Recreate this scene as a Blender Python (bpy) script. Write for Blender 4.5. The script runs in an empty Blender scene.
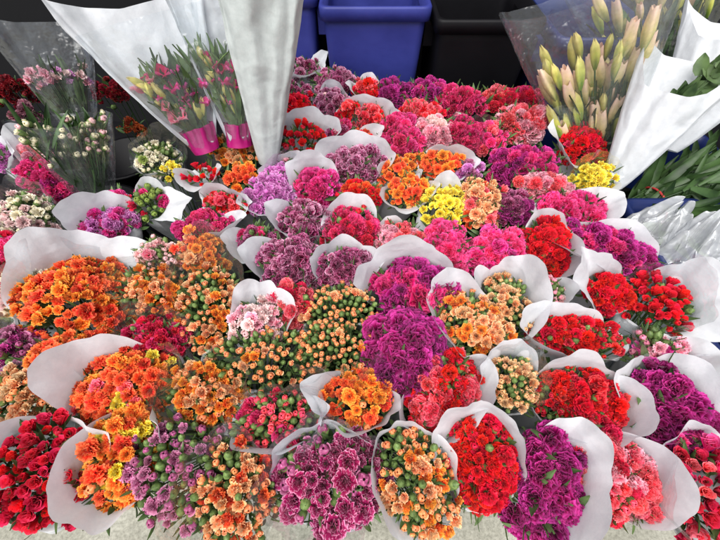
import bpy, math, random
from mathutils import Vector, Matrix, noise
R = math.radians
random.seed(7)
scene = bpy.context.scene
COL = scene.collection

# ------------------------------------------------------------------ camera
CAM = Vector((0, 0, 1.40)); PITCH = R(53.7); FPX = 360.0
cd = bpy.data.cameras.new('camera'); cam = bpy.data.objects.new('camera', cd); COL.objects.link(cam)
cam.location = CAM; cam.rotation_euler = (R(90) - PITCH, 0, 0)
cd.sensor_width = 36; cd.lens = 18.0; cd.clip_start = .02; cd.clip_end = 200
scene.camera = cam
FW = Vector((0, math.cos(PITCH), -math.sin(PITCH))); UPV = Vector((0, math.sin(PITCH), math.cos(PITCH))); RT = Vector((1, 0, 0))
def ray(px, py): return FW * FPX + RT * (px - 360) - UPV * (py - 270)
def at(px, py, z=.62):
    d = ray(px, py); return CAM + d * ((z - CAM.z) / d.z)
def at_y(px, py, Y):
    d = ray(px, py); return CAM + d * (Y / d.y)
def at_plane(px, py, P, N):
    d = ray(px, py); return CAM + d * ((P - CAM).dot(N) / d.dot(N))

# ------------------------------------------------------------------ materials
def lin(c):
    return tuple((v / 255 / 12.92) if v / 255 <= .04045 else ((v / 255 + .055) / 1.055) ** 2.4 for v in c) + (1,)
def newmat(name):
    m = bpy.data.materials.new(name); m.use_nodes = True; m.node_tree.nodes.clear()
    return m, m.node_tree.nodes, m.node_tree.links
def nd(ns, t, **k):
    n = ns.new(t)
    for a, b in k.items(): setattr(n, a, b)
    return n
def petal_mat(name, c0, c1, c2, trans=.22, hv=.007, p0=.1, p1=.76, p2=1.0):
    m, ns, lk = newmat(name)
    at_ = nd(ns, 'ShaderNodeAttribute', attribute_name='t')
    rp = nd(ns, 'ShaderNodeValToRGB'); e = rp.color_ramp.elements
    e[0].position = p0; e[0].color = lin(c0); e[1].position = p2; e[1].color = lin(c2)
    n = e.new(p1); n.color = lin(c1)
    lk.new(at_.outputs['Fac'], rp.inputs[0])
    oi = nd(ns, 'ShaderNodeObjectInfo')
    hs = nd(ns, 'ShaderNodeHueSaturation')
    mr = nd(ns, 'ShaderNodeMapRange'); mr.inputs[3].default_value = .5 - hv; mr.inputs[4].default_value = .5 + hv
    lk.new(oi.outputs['Random'], mr.inputs[0]); lk.new(mr.outputs[0], hs.inputs['Hue'])
    ml = nd(ns, 'ShaderNodeMath', operation='MULTIPLY'); ml.inputs[1].default_value = 7.31
    fr = nd(ns, 'ShaderNodeMath', operation='FRACT'); lk.new(oi.outputs['Random'], ml.inputs[0]); lk.new(ml.outputs[0], fr.inputs[0])
    mv = nd(ns, 'ShaderNodeMapRange'); mv.inputs[3].default_value = .82; mv.inputs[4].default_value = 1.16
    lk.new(fr.outputs[0], mv.inputs[0]); lk.new(mv.outputs[0], hs.inputs['Value'])
    tc = nd(ns, 'ShaderNodeTexCoord'); nz = nd(ns, 'ShaderNodeTexNoise'); nz.inputs['Scale'].default_value = 3.5; nz.inputs['Detail'].default_value = 4
    lk.new(tc.outputs['Object'], nz.inputs['Vector'])
    mn = nd(ns, 'ShaderNodeMapRange'); mn.inputs[1].default_value = .3; mn.inputs[2].default_value = .7; mn.inputs[3].default_value = .86; mn.inputs[4].default_value = 1.1
    lk.new(nz.outputs['Fac'], mn.inputs[0])
    mx = nd(ns, 'ShaderNodeVectorMath', operation='SCALE'); lk.new(rp.outputs[0], mx.inputs[0]); lk.new(mn.outputs[0], mx.inputs['Scale'])
    lk.new(mx.outputs[0], hs.inputs['Color'])
    p = nd(ns, 'ShaderNodeBsdfPrincipled'); p.inputs['Roughness'].default_value = .5; p.inputs['Specular IOR Level'].default_value = .3
    p.inputs['Sheen Weight'].default_value = .06
    tr = nd(ns, 'ShaderNodeBsdfTranslucent'); mix = nd(ns, 'ShaderNodeMixShader'); mix.inputs[0].default_value = trans
    out = nd(ns, 'ShaderNodeOutputMaterial')
    lk.new(hs.outputs[0], p.inputs['Base Color']); lk.new(hs.outputs[0], tr.inputs[0])
    lk.new(p.outputs[0], mix.inputs[1]); lk.new(tr.outputs[0], mix.inputs[2]); lk.new(mix.outputs[0], out.inputs[0])
    return m
def simple_mat(name, c, rough=.6, var=.3, scale=8., bump=.0, bscale=40., spec=.4, c2=None, trans=0., detail=5, objrand=False):
    m, ns, lk = newmat(name)
    tc = nd(ns, 'ShaderNodeTexCoord'); nz = nd(ns, 'ShaderNodeTexNoise'); nz.inputs['Scale'].default_value = scale; nz.inputs['Detail'].default_value = detail
    lk.new(tc.outputs['Object'], nz.inputs['Vector'])
    rp = nd(ns, 'ShaderNodeValToRGB'); e = rp.color_ramp.elements
    a = lin(c); b = lin(c2) if c2 else tuple(v * (1 + var) for v in a[:3]) + (1,)
    e[0].position = .3; e[1].position = .7; e[0].color = tuple(v * (1 - var) for v in a[:3]) + (1,); e[1].color = b
    lk.new(nz.outputs['Fac'], rp.inputs[0])
    p = nd(ns, 'ShaderNodeBsdfPrincipled'); p.inputs['Roughness'].default_value = rough; p.inputs['Specular IOR Level'].default_value = spec
    src = rp.outputs[0]
    if objrand:
        oi = nd(ns, 'ShaderNodeObjectInfo'); hs = nd(ns, 'ShaderNodeHueSaturation')
        mr = nd(ns, 'ShaderNodeMapRange'); mr.inputs[3].default_value = .7; mr.inputs[4].default_value = 1.3
        lk.new(oi.outputs['Random'], mr.inputs[0]); lk.new(mr.outputs[0], hs.inputs['Value']); lk.new(src, hs.inputs['Color']); src = hs.outputs[0]
    lk.new(src, p.inputs['Base Color'])
    if bump:
        n2 = nd(ns, 'ShaderNodeTexNoise'); n2.inputs['Scale'].default_value = bscale; n2.inputs['Detail'].default_value = 6
        lk.new(tc.outputs['Object'], n2.inputs['Vector'])
        bp = nd(ns, 'ShaderNodeBump'); bp.inputs['Strength'].default_value = bump; bp.inputs['Distance'].default_value = .01
        lk.new(n2.outputs['Fac'], bp.inputs['Height']); lk.new(bp.outputs[0], p.inputs['Normal'])
    out = nd(ns, 'ShaderNodeOutputMaterial')
    if trans:
        tr = nd(ns, 'ShaderNodeBsdfTranslucent'); mix = nd(ns, 'ShaderNodeMixShader'); mix.inputs[0].default_value = trans
        lk.new(src, tr.inputs[0]); lk.new(p.outputs[0], mix.inputs[1]); lk.new(tr.outputs[0], mix.inputs[2]); lk.new(mix.outputs[0], out.inputs[0])
    else:
        lk.new(p.outputs[0], out.inputs[0])
    return m
def film_mat(name, haze=.03, gl=.10, tint=(.97, .99, 1)):
    m, ns, lk = newmat(name)
    tp = nd(ns, 'ShaderNodeBsdfTransparent'); tp.inputs[0].default_value = tint + (1,)
    g = nd(ns, 'ShaderNodeBsdfGlossy'); g.inputs['Roughness'].default_value = .22
    d = nd(ns, 'ShaderNodeBsdfDiffuse'); d.inputs[0].default_value = (.85, .87, .9, 1)
    tc = nd(ns, 'ShaderNodeTexCoord'); n2 = nd(ns, 'ShaderNodeTexNoise'); n2.inputs['Scale'].default_value = 14; n2.inputs['Detail'].default_value = 3
    lk.new(tc.outputs['Object'], n2.inputs['Vector'])
    bp = nd(ns, 'ShaderNodeBump'); bp.inputs['Strength'].default_value = .7; bp.inputs['Distance'].default_value = .03
    lk.new(n2.outputs['Fac'], bp.inputs['Height']); lk.new(bp.outputs[0], g.inputs['Normal'])
    m1 = nd(ns, 'ShaderNodeMixShader'); m1.inputs[0].default_value = haze
    m2 = nd(ns, 'ShaderNodeMixShader')
    lw = nd(ns, 'ShaderNodeLayerWeight'); lw.inputs[0].default_value = .35
    mr = nd(ns, 'ShaderNodeMapRange'); mr.inputs[3].default_value = gl * .5; mr.inputs[4].default_value = min(.75, gl * 4)
    lk.new(lw.outputs['Facing'], mr.inputs[0]); lk.new(mr.outputs[0], m2.inputs[0]); lk.new(bp.outputs[0], lw.inputs['Normal'])
    lk.new(tp.outputs[0], m1.inputs[1]); lk.new(d.outputs[0], m1.inputs[2])
    lk.new(m1.outputs[0], m2.inputs[1]); lk.new(g.outputs[0], m2.inputs[2])
    out = nd(ns, 'ShaderNodeOutputMaterial'); lk.new(m2.outputs[0], out.inputs[0])
    return m

PAL = {
 'purple': ((88, 0, 54), (164, 4, 100), (226, 76, 176)),
 'violet': ((84, 2, 54), (142, 8, 92), (202, 72, 158)),
 'plum': ((98, 6, 54), (166, 28, 100), (246, 190, 220)),
 'plumdark': ((84, 4, 42), (146, 20, 82), (228, 140, 186)),
 'plumrose': ((92, 4, 44), (164, 24, 90), (246, 170, 206)),
 'mauve': ((112, 30, 78), (184, 84, 134), (226, 156, 190)),
 'lilac': ((184, 60, 160), (228, 116, 206), (250, 190, 240)),
 'magenta': ((170, 6, 80), (226, 20, 118), (250, 96, 168)),
 'hotpink': ((240, 6, 104), (255, 36, 130), (255, 112, 178)),
 'pink': ((246, 96, 140), (255, 152, 178), (255, 210, 220)),
 'palepink':((240, 150, 160), (250, 200, 200), (255, 232, 228)),
 'coral': ((232, 36, 62), (255, 74, 96), (255, 146, 156)),
 'red': ((168, 0, 20), (236, 6, 38), (252, 48, 66)),
 'redbi': ((150, 0, 20), (224, 14, 44), (250, 96, 104)),
 'rosered': ((160, 0, 40), (222, 12, 62), (240, 60, 100)),
 'crimson': ((150, 0, 58), (216, 18, 94), (246, 88, 146)),
 'orange': ((240, 52, 10), (255, 106, 34), (255, 182, 74)),
 'redorange': ((226, 24, 20), (255, 66, 40), (255, 134, 76)),
 'peach': ((252, 118, 64), (255, 156, 96), (255, 216, 168)),
 'sand': ((222, 138, 80), (248, 186, 126), (252, 220, 178)),
 'yellow':  ((238, 170, 4), (254, 222, 20), (255, 240, 110)),
 'cream':   ((206, 196, 130), (238, 226, 190), (250, 244, 226)),
 'green':   ((90, 118, 40), (128, 150, 62), (176, 190, 110)),
 'shadedred': ((50, 0, 10), (110, 4, 22), (150, 20, 40)),  # this and the next two: back-left shade painted into the petal colour
 'shadedorange': ((90, 20, 4), (150, 56, 14), (180, 90, 40)),
 'shadedpink': ((110, 40, 60), (150, 84, 104), (180, 130, 140)),
 'fuchsia': ((205, 0, 110), (244, 24, 152), (252, 116, 196)),
}
MATS = {k: petal_mat('petals_' + k, *v, p1=.8 if k in ('plum', 'plumdark') else .9 if k == 'plumrose' else .76) for k, v in PAL.items()}
M_CALYX = simple_mat('calyx_green', (80, 108, 54), .5, .3, 3., c2=(128, 152, 86), trans=.1, objrand=True)
M_LEAF = simple_mat('leaf_green', (52, 84, 42), .5, .4, 18., c2=(104, 130, 76), trans=.15, objrand=True)
M_DLEAF = simple_mat('dark_leaf_green', (34, 62, 30), .42, .4, 14., c2=(76, 106, 56), trans=.15)
def paper_mat(name, c, c2, trans=.28):
    m, ns, lk = newmat(name)
    tc = nd(ns, 'ShaderNodeTexCoord'); oi = nd(ns, 'ShaderNodeObjectInfo')
    sc_ = nd(ns, 'ShaderNodeVectorMath', operation='SCALE'); ad = nd(ns, 'ShaderNodeVectorMath', operation='ADD')
    cb = nd(ns, 'ShaderNodeCombineXYZ'); mu = nd(ns, 'ShaderNodeMath', operation='MULTIPLY'); mu.inputs[1].default_value = 37.
    lk.new(oi.outputs['Random'], mu.inputs[0]); lk.new(mu.outputs[0], cb.inputs[0]); lk.new(mu.outputs[0], cb.inputs[1])
    lk.new(tc.outputs['Object'], ad.inputs[0]); lk.new(cb.outputs[0], ad.inputs[1])
    wn = nd(ns, 'ShaderNodeTexNoise'); wn.inputs['Scale'].default_value = 9; wn.inputs['Detail'].default_value = 2
    lk.new(ad.outputs[0], wn.inputs['Vector'])
    sc_.inputs['Scale'].default_value = .09; lk.new(wn.outputs['Color'], sc_.inputs[0])
    a2 = nd(ns, 'ShaderNodeVectorMath', operation='ADD'); lk.new(ad.outputs[0], a2.inputs[0]); lk.new(sc_.outputs[0], a2.inputs[1])
    vo = nd(ns, 'ShaderNodeTexVoronoi', feature='SMOOTH_F1'); vo.inputs['Scale'].default_value = 19; vo.inputs['Smoothness'].default_value = .35; lk.new(a2.outputs[0], vo.inputs['Vector'])
    fb = nd(ns, 'ShaderNodeTexNoise'); fb.inputs['Scale'].default_value = 170; fb.inputs['Detail'].default_value = 5; lk.new(tc.outputs['Object'], fb.inputs['Vector'])
    h = nd(ns, 'ShaderNodeMath', operation='MULTIPLY_ADD'); h.inputs[1].default_value = .10; lk.new(fb.outputs['Fac'], h.inputs[0]); lk.new(vo.outputs['Distance'], h.inputs[2])
    bp = nd(ns, 'ShaderNodeBump'); bp.inputs['Strength'].default_value = .3; bp.inputs['Distance'].default_value = .014; lk.new(h.outputs[0], bp.inputs['Height'])
    cl = nd(ns, 'ShaderNodeTexNoise'); cl.inputs['Scale'].default_value = 55; cl.inputs['Detail'].default_value = 6; cl.inputs['Roughness'].default_value = .7; lk.new(ad.outputs[0], cl.inputs['Vector'])
    rp = nd(ns, 'ShaderNodeValToRGB'); e = rp.color_ramp.elements; e[0].position = .33; e[0].color = lin(c); e[1].position = .66; e[1].color = lin(c2); lk.new(cl.outputs['Fac'], rp.inputs[0])
    p = nd(ns, 'ShaderNodeBsdfPrincipled'); p.inputs['Roughness'].default_value = .62; p.inputs['Specular IOR Level'].default_value = .25
    tr = nd(ns, 'ShaderNodeBsdfTranslucent'); mix = nd(ns, 'ShaderNodeMixShader'); mix.inputs[0].default_value = trans; out = nd(ns, 'ShaderNodeOutputMaterial')
    for q in (p.inputs['Base Color'], tr.inputs[0]): lk.new(rp.outputs[0], q)
    lk.new(bp.outputs[0], p.inputs['Normal']); lk.new(bp.outputs[0], tr.inputs['Normal'])
    lk.new(p.outputs[0], mix.inputs[1]); lk.new(tr.outputs[0], mix.inputs[2]); lk.new(mix.outputs[0], out.inputs[0]); return m
M_PAPER = paper_mat('white_tissue', (222, 225, 229), (233, 235, 238), .34)
M_GREYPAPER = paper_mat('grey_white_tissue', (184, 191, 189), (197, 203, 201), .14)
M_FILM = film_mat('clear_film')
M_FOG = film_mat('hazy_film', .2, .2)
M_CRUMP = film_mat('crumpled_plastic', .46, .24)
M_BLUE = simple_mat('blue_plastic', (42, 49, 124), .5, .2, 5., .12, 24., .35, c2=(54, 61, 138), detail=12)
M_NAVY = simple_mat('navy_plastic', (18, 30, 78), .4, .15, 3., .06, 30., .45, c2=(26, 42, 98))
M_BLACK = simple_mat('black_plastic', (9, 8, 12), .55, .2, 4., .06, 30., .2, c2=(16, 15, 19))
M_RED = simple_mat('red_rubber', (190, 60, 60), .5, .1)
M_MAGFOIL = simple_mat('magenta_paper', (160, 8, 100), .5, .1, 8., .3, 30., trans=.15)
M_LILY = petal_mat('lily_bud', (158, 166, 80), (240, 220, 150), (252, 216, 194), .25, .012, .05, .42, .9)
M_LILYG = petal_mat('lily_bud_green', (112, 140, 50), (206, 206, 100), (236, 220, 140), .25, .012, .1, .5, .95)
M_WALL = simple_mat('shaded_wall', (6, 6, 10), .9, .3, 2., .1, 20.)  # near-black base colour stands in for the deep shade at the back
def floor_shading():
    m, ns, lk = newmat('concrete')
    tc = nd(ns, 'ShaderNodeTexCoord')
    a = nd(ns, 'ShaderNodeTexNoise'); a.inputs['Scale'].default_value = 3; a.inputs['Detail'].default_value = 8; a.inputs['Roughness'].default_value = .65
    b = nd(ns, 'ShaderNodeTexNoise'); b.inputs['Scale'].default_value = 90; b.inputs['Detail'].default_value = 6; b.inputs['Roughness'].default_value = .7
    w = nd(ns, 'ShaderNodeTexVoronoi'); w.inputs['Scale'].default_value = 240
    for n in (a, b, w): lk.new(tc.outputs['Object'], n.inputs['Vector'])
    r1 = nd(ns, 'ShaderNodeValToRGB'); e = r1.color_ramp.elements; e[0].position = .32; e[0].color = lin((136, 134, 120)); e[1].position = .7; e[1].color = lin((178, 176, 163))
    r2 = nd(ns, 'ShaderNodeValToRGB'); e = r2.color_ramp.elements; e[0].position = .3; e[0].color = (.45, .45, .43, 1); e[1].position = .62; e[1].color = (1.1, 1.1, 1.1, 1)
    lk.new(a.outputs['Fac'], r1.inputs[0]); lk.new(b.outputs['Fac'], r2.inputs[0])
    mx = nd(ns, 'ShaderNodeMix', data_type='RGBA', blend_type='MULTIPLY'); mx.inputs[0].default_value = .85
    lk.new(r1.outputs[0], mx.inputs[6]); lk.new(r2.outputs[0], mx.inputs[7])
    p = nd(ns, 'ShaderNodeBsdfPrincipled'); p.inputs['Roughness'].default_value = .85
    lk.new(mx.outputs[2], p.inputs['Base Color'])
    bp = nd(ns, 'ShaderNodeBump'); bp.inputs['Strength'].default_value = .5; bp.inputs['Distance'].default_value = .004
    lk.new(b.outputs['Fac'], bp.inputs['Height']); lk.new(bp.outputs[0], p.inputs['Normal'])
    out = nd(ns, 'ShaderNodeOutputMaterial'); lk.new(p.outputs[0], out.inputs[0]); return m

# ------------------------------------------------------------------ mesh helpers
class MB:
    def __init__(s): s.v = []; s.f = []; s.t = []; s.mi = []
    def grid(s, pts, nu, nv, ts=None, mi=0, closed=False):
        o = len(s.v); s.v += [tuple(p) for p in pts]; s.t += ts if ts else [0.5] * len(pts)
        for i in range(nu - 1):
            for j in range(nv if closed else nv - 1):
                k = (j + 1) % nv
                s.f.append((o + i * nv + j, o + i * nv + k, o + (i + 1) * nv + k, o + (i + 1) * nv + j)); s.mi.append(mi)
    def tube(s, pts, r, n=4, r2=None, t=.5, mi=0):
        P = [Vector(p) for p in pts]; ring = []
        for i, p in enumerate(P):
            d = (P[min(i + 1, len(P) - 1)] - P[max(i - 1, 0)]).normalized()
            a = d.orthogonal().normalized(); b = d.cross(a)
            rr = r if r2 is None else r + (r2 - r) * i / (len(P) - 1)
            ring += [p + (a * math.cos(2 * math.pi * k / n) + b * math.sin(2 * math.pi * k / n)) * rr for k in range(n)]
        s.grid(ring, len(P), n, [t] * len(ring), mi, True)
    def mesh(s, name, mats, smooth=True):
        me = bpy.data.meshes.new(name); me.from_pydata(s.v, [], s.f)
        for m in mats: me.materials.append(m)
        at = me.attributes.new('t', 'FLOAT', 'POINT'); at.data.foreach_set('value', s.t)
        me.polygons.foreach_set('material_index', s.mi); me.polygons.foreach_set('use_smooth', [smooth] * len(s.f))
        me.update(); return me
def link(name, me, parent=None):
    o = bpy.data.objects.new(name, me); COL.objects.link(o)
    if parent: o.parent = parent
    return o
def thing(name, label, cat, loc, group=None):
    o = bpy.data.objects.new(name, None); COL.objects.link(o); o.location = loc; o.empty_display_size = .05
    o['label'] = label; o['category'] = cat
    if group: o['group'] = group
    return o
def struct(name, mb, mat, smooth=False):
    o = link(name, mb.mesh(name, [mat], smooth)); o['kind'] = 'structure'; return o
def box_mb(x0, x1, y0, y1, z0, z1, mb=None):
    mb = mb or MB(); o = len(mb.v)
    mb.v += [(x, y, z) for z in (z0, z1) for y in (y0, y1) for x in (x0, x1)]; mb.t += [.5] * 8
    for f in ((0, 2, 3, 1), (4, 5, 7, 6), (0, 1, 5, 4), (1, 3, 7, 5), (3, 2, 6, 7), (2, 0, 4, 6)):
        mb.f.append(tuple(o + i for i in f)); mb.mi.append(0)
    return mb

# ------------------------------------------------------------------ flower heads (unit size, axis +z)
def flower_mb(whorls, ruffle, serr, rng, width=1., nu=5, nv=6, pointed=False, cup=.0, freq=2.5, wild=0):
    mb = MB()
    for (n, th, ln) in whorls:
        off = rng.random() * 6.28
        for k in range(n):
            az = off + 2 * math.pi * (k + rng.uniform(-.18, .18)) / n
            T = R(th + rng.uniform(-9, 9) * (1 + wild * 6)); L = ln * rng.uniform(.9, 1.08)
            w = width * L * math.sin(max(.45, min(T, 1.57))) * 2.6 / n * 1.15
            ph = rng.random() * 6.28; tw = rng.uniform(-.12, .12)
            pts = []; ts = []
            t0 = T * .35; bent = rng.uniform(-.15, .25)
            for i in range(nu):
                s = i / (nu - 1)
                # petal mid-line: integrate polar angle from t0 to T
                sub = 6; x = 0; z = 0
                for q in range(sub):
                    sq = s * (q + .5) / sub
                    ang = t0 + (T - t0 + bent) * (sq ** 1.4) * 1.15
                    x += math.sin(ang) * L * s / sub; z += math.cos(ang) * L * s / sub
                for j in range(nv):
                    v = j / (nv - 1) * 2 - 1
                    if pointed: ww = w * math.sin(math.pi * min(1, .08 + s * .92)) ** .8
                    else: ww = w * (s ** .75) * (1 - .15 * s * s)
                    ex = 1.0
                    if i == nu - 1: ex = 1 + serr * (1 if j % 2 else -1) - .12 * v * v * (0 if pointed else 1)
                    angT = t0 + (T - t0) * s
                    rf = ruffle * s * s * (math.sin(v * math.pi * freq + ph) + .5 * math.sin(v * math.pi * freq * 1.9 + ph * 2.7)); ex = ex * (1 + wild * s * .6 * math.sin(v * 2.3 + ph * 1.7))
                    cu = -cup * v * v * s * w
                    px = x * ex + math.cos(angT) * (rf + cu)  ; pz = z * ex - math.sin(angT) * (rf + cu)
                    py = v * ww * .5 + tw * s
                    c, sn = math.cos(az), math.sin(az)
                    pts.append((px * c - py * sn, px * sn + py * c, pz)); ts.append(min(1, max(0, s + rng.uniform(-.05, .05))))
            mb.grid(pts, nu, nv, ts)
    return mb
def pom_mb(n, ruffle, rng):
    # ruffled carnation: short wavy fans set all over a dome, turned every way
    mb = MB(); nu, nv = 4, 9
    for k in range(n):
        f = (k + .5) / n; th = math.acos(1 - f * 1.12); az = k * 2.39996 + rng.uniform(-.4, .4); th += rng.uniform(-.12, .12)
        d = Vector((math.sin(th) * math.cos(az), math.sin(th) * math.sin(az), math.cos(th)))
        tang = Vector((-math.sin(az), math.cos(az), 0)); pol = d.cross(tang)
        roll = rng.gauss(0, .75); w = (tang * math.cos(roll) + pol * math.sin(roll)); nr = d.cross(w)
        L = rng.uniform(.84, 1.04); W = rng.uniform(.42, .62) * (26 / n) ** .35; ph = rng.random() * 6.28; fq = rng.uniform(2.2, 3.4); rfl = ruffle * rng.uniform(.7, 1.3); bend = rng.uniform(-.1, .25)
        tt = rng.uniform(-.12, .08); pts = []; ts = []
        for i in range(nu):
            s = .35 + .65 * i / (nu - 1); q = i / (nu - 1)
            for j in range(nv):
                v = j / (nv - 1) * 2 - 1
                rf = rfl * q * (math.sin(v * math.pi * fq * .5 + ph) + .45 * math.sin(v * math.pi * fq + ph * 2.3))
                ex = L * s * (1 - .10 * v * v * q + (.025 * (1 if j % 2 else -1) if i == nu - 1 else 0))
                p = d * ex + w * (v * W * (.25 + .75 * q)) + nr * (rf + bend * q * q) + Vector((0, 0, -.12 * (1 - q)))
                pts.append(p * .98); ts.append(max(0, min(1, .2 + .8 * q + tt)))
        mb.grid(pts, nu, nv, ts)
    return mb
def lathe(mb, prof, n, mi=0, ts=None, wob=0, rng=None, lobes=0, lob=0.):
    pts = []; tt = []
    for i, (r, z) in enumerate(prof):
        for k in range(n):
            a = 2 * math.pi * k / n; rr = r * (1 + (lob * math.cos(lobes * a) if lobes else 0)) * (1 + (rng.uniform(-wob, wob) if rng else 0))
            pts.append((rr * math.cos(a), rr * math.sin(a), z)); tt.append(ts[i] if ts else .5)
    mb.grid(pts, len(prof), n, tt, mi, True)
def bud_tip(mb, rng, open_=.5):
    # petals wrapped in a spiral, overlapping at the top
    n = 20; rows = 9; pts = []; ts = []; ph = rng.random() * 6.28; k3 = rng.choice((3, 4))
    for i in range(rows):
        s = i / (rows - 1); z = -.1 + .86 * math.sin(s * 1.5)
        r = (.36 + .10 * math.sin(s * 3.0)) * math.cos(max(0, s - .25) / .75 * 1.5) ** .55 + .012
        for k in range(n):
            a = 2 * math.pi * k / n; sw = ((k3 * a + s * 5.2 + ph) / (2 * math.pi)) % 1.0
            rr = r * (1 + .26 * (sw - .5) * min(1, s * 1.6)); zz = z + .10 * (sw - .5) * s * open_
            pts.append((rr * math.cos(a), rr * math.sin(a), zz)); ts.append(max(0, min(1, .35 + .75 * sw * (.4 + .6 * s) - .15 * (s > .9))))
    mb.grid(pts, rows, n, ts, 0, True)
    # two or three loose petals peeling off
    for q in range(rng.choice((1, 2, 3))):
        az = rng.random() * 6.28; pts = []; ts = []
        for i in range(4):
            s = i / 3
            for jx in range(5):
                v = jx / 4 * 2 - 1; r = .44 + .12 * s * s * (1 + open_); a = az + v * (.75 - .25 * s * s)
                pts.append((r * math.cos(a), r * math.sin(a), .05 + .62 * s - .12 * v * v * s)); ts.append(.3 + .7 * s)
        mb.grid(pts, 4, 5, ts)
def bud_calyx(mb, rng, mi=0, tight=False):
    top = [(.50, .12), (.46, .36), (.45, .5)] if not tight else [(.50, .15), (.43, .42), (.29, .62), (.13, .74), (.05, .86), (.004, .90)]
    lathe(mb, [(.002, -1.0), (.10, -.95), (.26, -.72), (.42, -.38), (.50, -.08)] + top, 12, mi, None, .04, rng, 5, .08)
rngF = random.Random(3)
KINDS = {
 'carn': dict(pom=46, ruffle=.20),
 'spray': dict(pom=26, ruffle=.17),
 'half': dict(whorls=[(4, 6, .85), (5, 14, .95), (6, 28, 1.0), (6, 48, .92)], ruffle=.10, serr=.04, width=1.9, nv=7, wild=.10),
 'rose':  dict(whorls=[(3, 3, .95), (4, 9, 1.05), (5, 17, 1.08), (5, 30, .98)], ruffle=.02, serr=.0, width=2.0, cup=.25),
 'open': dict(whorls=[(5, 8, .72), (6, 20, .85), (7, 36, .96), (8, 56, 1.03), (8, 82, .97)], ruffle=.12, serr=.03, width=2.0, nv=7, freq=2.1, wild=.13),
}
_cache = {}
def head_mesh(kind, col, var):
    key = (kind, col, var)
    if key in _cache: return _cache[key]
    rng = random.Random(str(key[0]) + str(var))
    if kind == 'bud2':
        mb = MB(); bud_tip(mb, rng, rng.random()); bud_calyx(mb, rng, 1)
        me = mb.mesh('bud', [MATS[col], M_CALYX])
    elif kind == 'tip':
        mb = MB(); bud_tip(mb, rng, rng.random()); me = mb.mesh('bud', [MATS[col]])
    elif kind == 'calyx':
        mb = MB(); bud_calyx(mb, rng); me = mb.mesh('calyx', [M_CALYX])
    elif kind == 'tight':
        mb = MB(); bud_calyx(mb, rng, 0, True); me = mb.mesh('green_bud', [M_CALYX])
    else:
        kk = KINDS[kind]; mb = pom_mb(kk['pom'], kk['ruffle'], rng) if 'pom' in kk else flower_mb(rng=rng, **kk); me = mb.mesh('bloom', [MATS[col]])
    _cache[key] = me; return me

# ------------------------------------------------------------------ buckets under the bunches
BUCKETS = []
for r_, y in enumerate((.32, .70, 1.08, 1.44)):
    n = (5, 6, 7, 7)[r_]; hw = (.74, .92, 1.08, 1.12)[r_]
    for i in range(n):
        x = -hw + 2 * hw * i / (n - 1)
        BUCKETS.append(Vector((x, y, 0)))
def make_bucket(p, i):
    t = thing('flower_bucket', 'black plastic flower bucket hidden under the bouquets', 'bucket', p, 'black buckets holding the bouquets')
    return t
bm_ = MB(); lathe(bm_, [(.0, .006), (.115, .006), (.125, .012), (.155, .33), (.168, .335), (.168, .345), (.150, .345), (.118, .02), (.0, .02)], 28)
BK = bm_.mesh('bucket', [M_BLACK])
for i, p in enumerate(BUCKETS):
    o = link('flower_bucket', BK); o.location = p; o['label'] = 'black plastic bucket mostly hidden under the packed flower bouquets'; o['category'] = 'bucket'; o['group'] = 'black buckets holding the bouquets'

# ------------------------------------------------------------------ bouquets
def adiff(a, b): return (a - b + 180) % 360 - 180
GB = 'flower bouquets packed together on the market stall'
def leaf(mb, p, d, ln, w, bend, rng, nrm=None):
    d = d.normalized(); side = d.cross(nrm or Vector((rng.uniform(-1, 1), rng.uniform(-1, 1), rng.uniform(-1, 1)))).normalized(); up = side.cross(d)
    pts = []
    for i in range(5):
        s = i / 4; c = p + d * ln * s + up * bend * s * s * ln; ww = w * math.sin(math.pi * (.12 + .86 * s)) ** .8
        for v in (-1, 0, 1): pts.append(c + side * v * ww + up * (.35 * w * abs(v)))
    mb.grid(pts, 5, 3, None)
def tri(x):
    x = (x / (2 * math.pi)) % 1.0
    return abs(x - .5) * 4 - 1
def paper_mesh(B, P, N, U, V, Hd, flaps, rng, tilt=0, base_rise=-.012, base_ext=.0, ripple=.026, nphi=132, mat=None, neck=1.05, inset=.0, crum=.010):
    pts = []; rows = 0; sd = Vector((rng.uniform(0, 50), rng.uniform(0, 50), 0)); ph = [rng.random() * 6.28 for _ in range(3)]
    R0 = (U.length * V.length) ** .5
    C1 = P - N * Hd * .55
    low = 7; upn = 9
    for i in range(low + upn):
        for k in range(nphi):
            phi = 360 * k / nphi; a = R(phi); ring = U * math.cos(a) + V * math.sin(a)
            if i < low:
                s = i / (low - 1); f = .14 + (neck - .14) * s ** .85
                p = B.lerp(C1, s) + ring * f * (1 - inset)
                p += N * 0
                rip = s
            else:
                q = (i - low + 1) / upn; ex = base_ext; ri = base_rise
                for (fa, fw, fe, fr) in flaps:
                    d = abs(adiff(phi, fa - tilt)) / fw
                    if d < 1:
                        bq = .55 * (1 - d) + .45 * (1 - d * d) + .26 * max(0, 1 - 3.2 * d)
                        ex += fe * .82 * bq; ri += (fr * 1.7 + Hd * .75) * min(1, bq * 1.25)
                p = C1 + ring * (neck + ex * q ** 1.4) + N * (ri * q)
                rip = 1 + q
            nz = noise.noise(p * 9 + sd) ; nz2 = noise.noise(p * 26 + sd)
            rr = ripple * R0 * rip * (1.1 * tri(4 * a + ph[0] + nz * .8) + .7 * tri(7 * a + ph[1] + .05 * i) + .35 * tri(13 * a + ph[2] + .4 * nz))
            p = p + ring.normalized() * (rr + crum * .6 * nz * rip + crum * .25 * nz2) + N * (crum * nz2 * .35)
            pts.append(p)
    mb = MB(); mb.grid(pts, low + upn, nphi, None, 0, True)
    return mb
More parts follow.
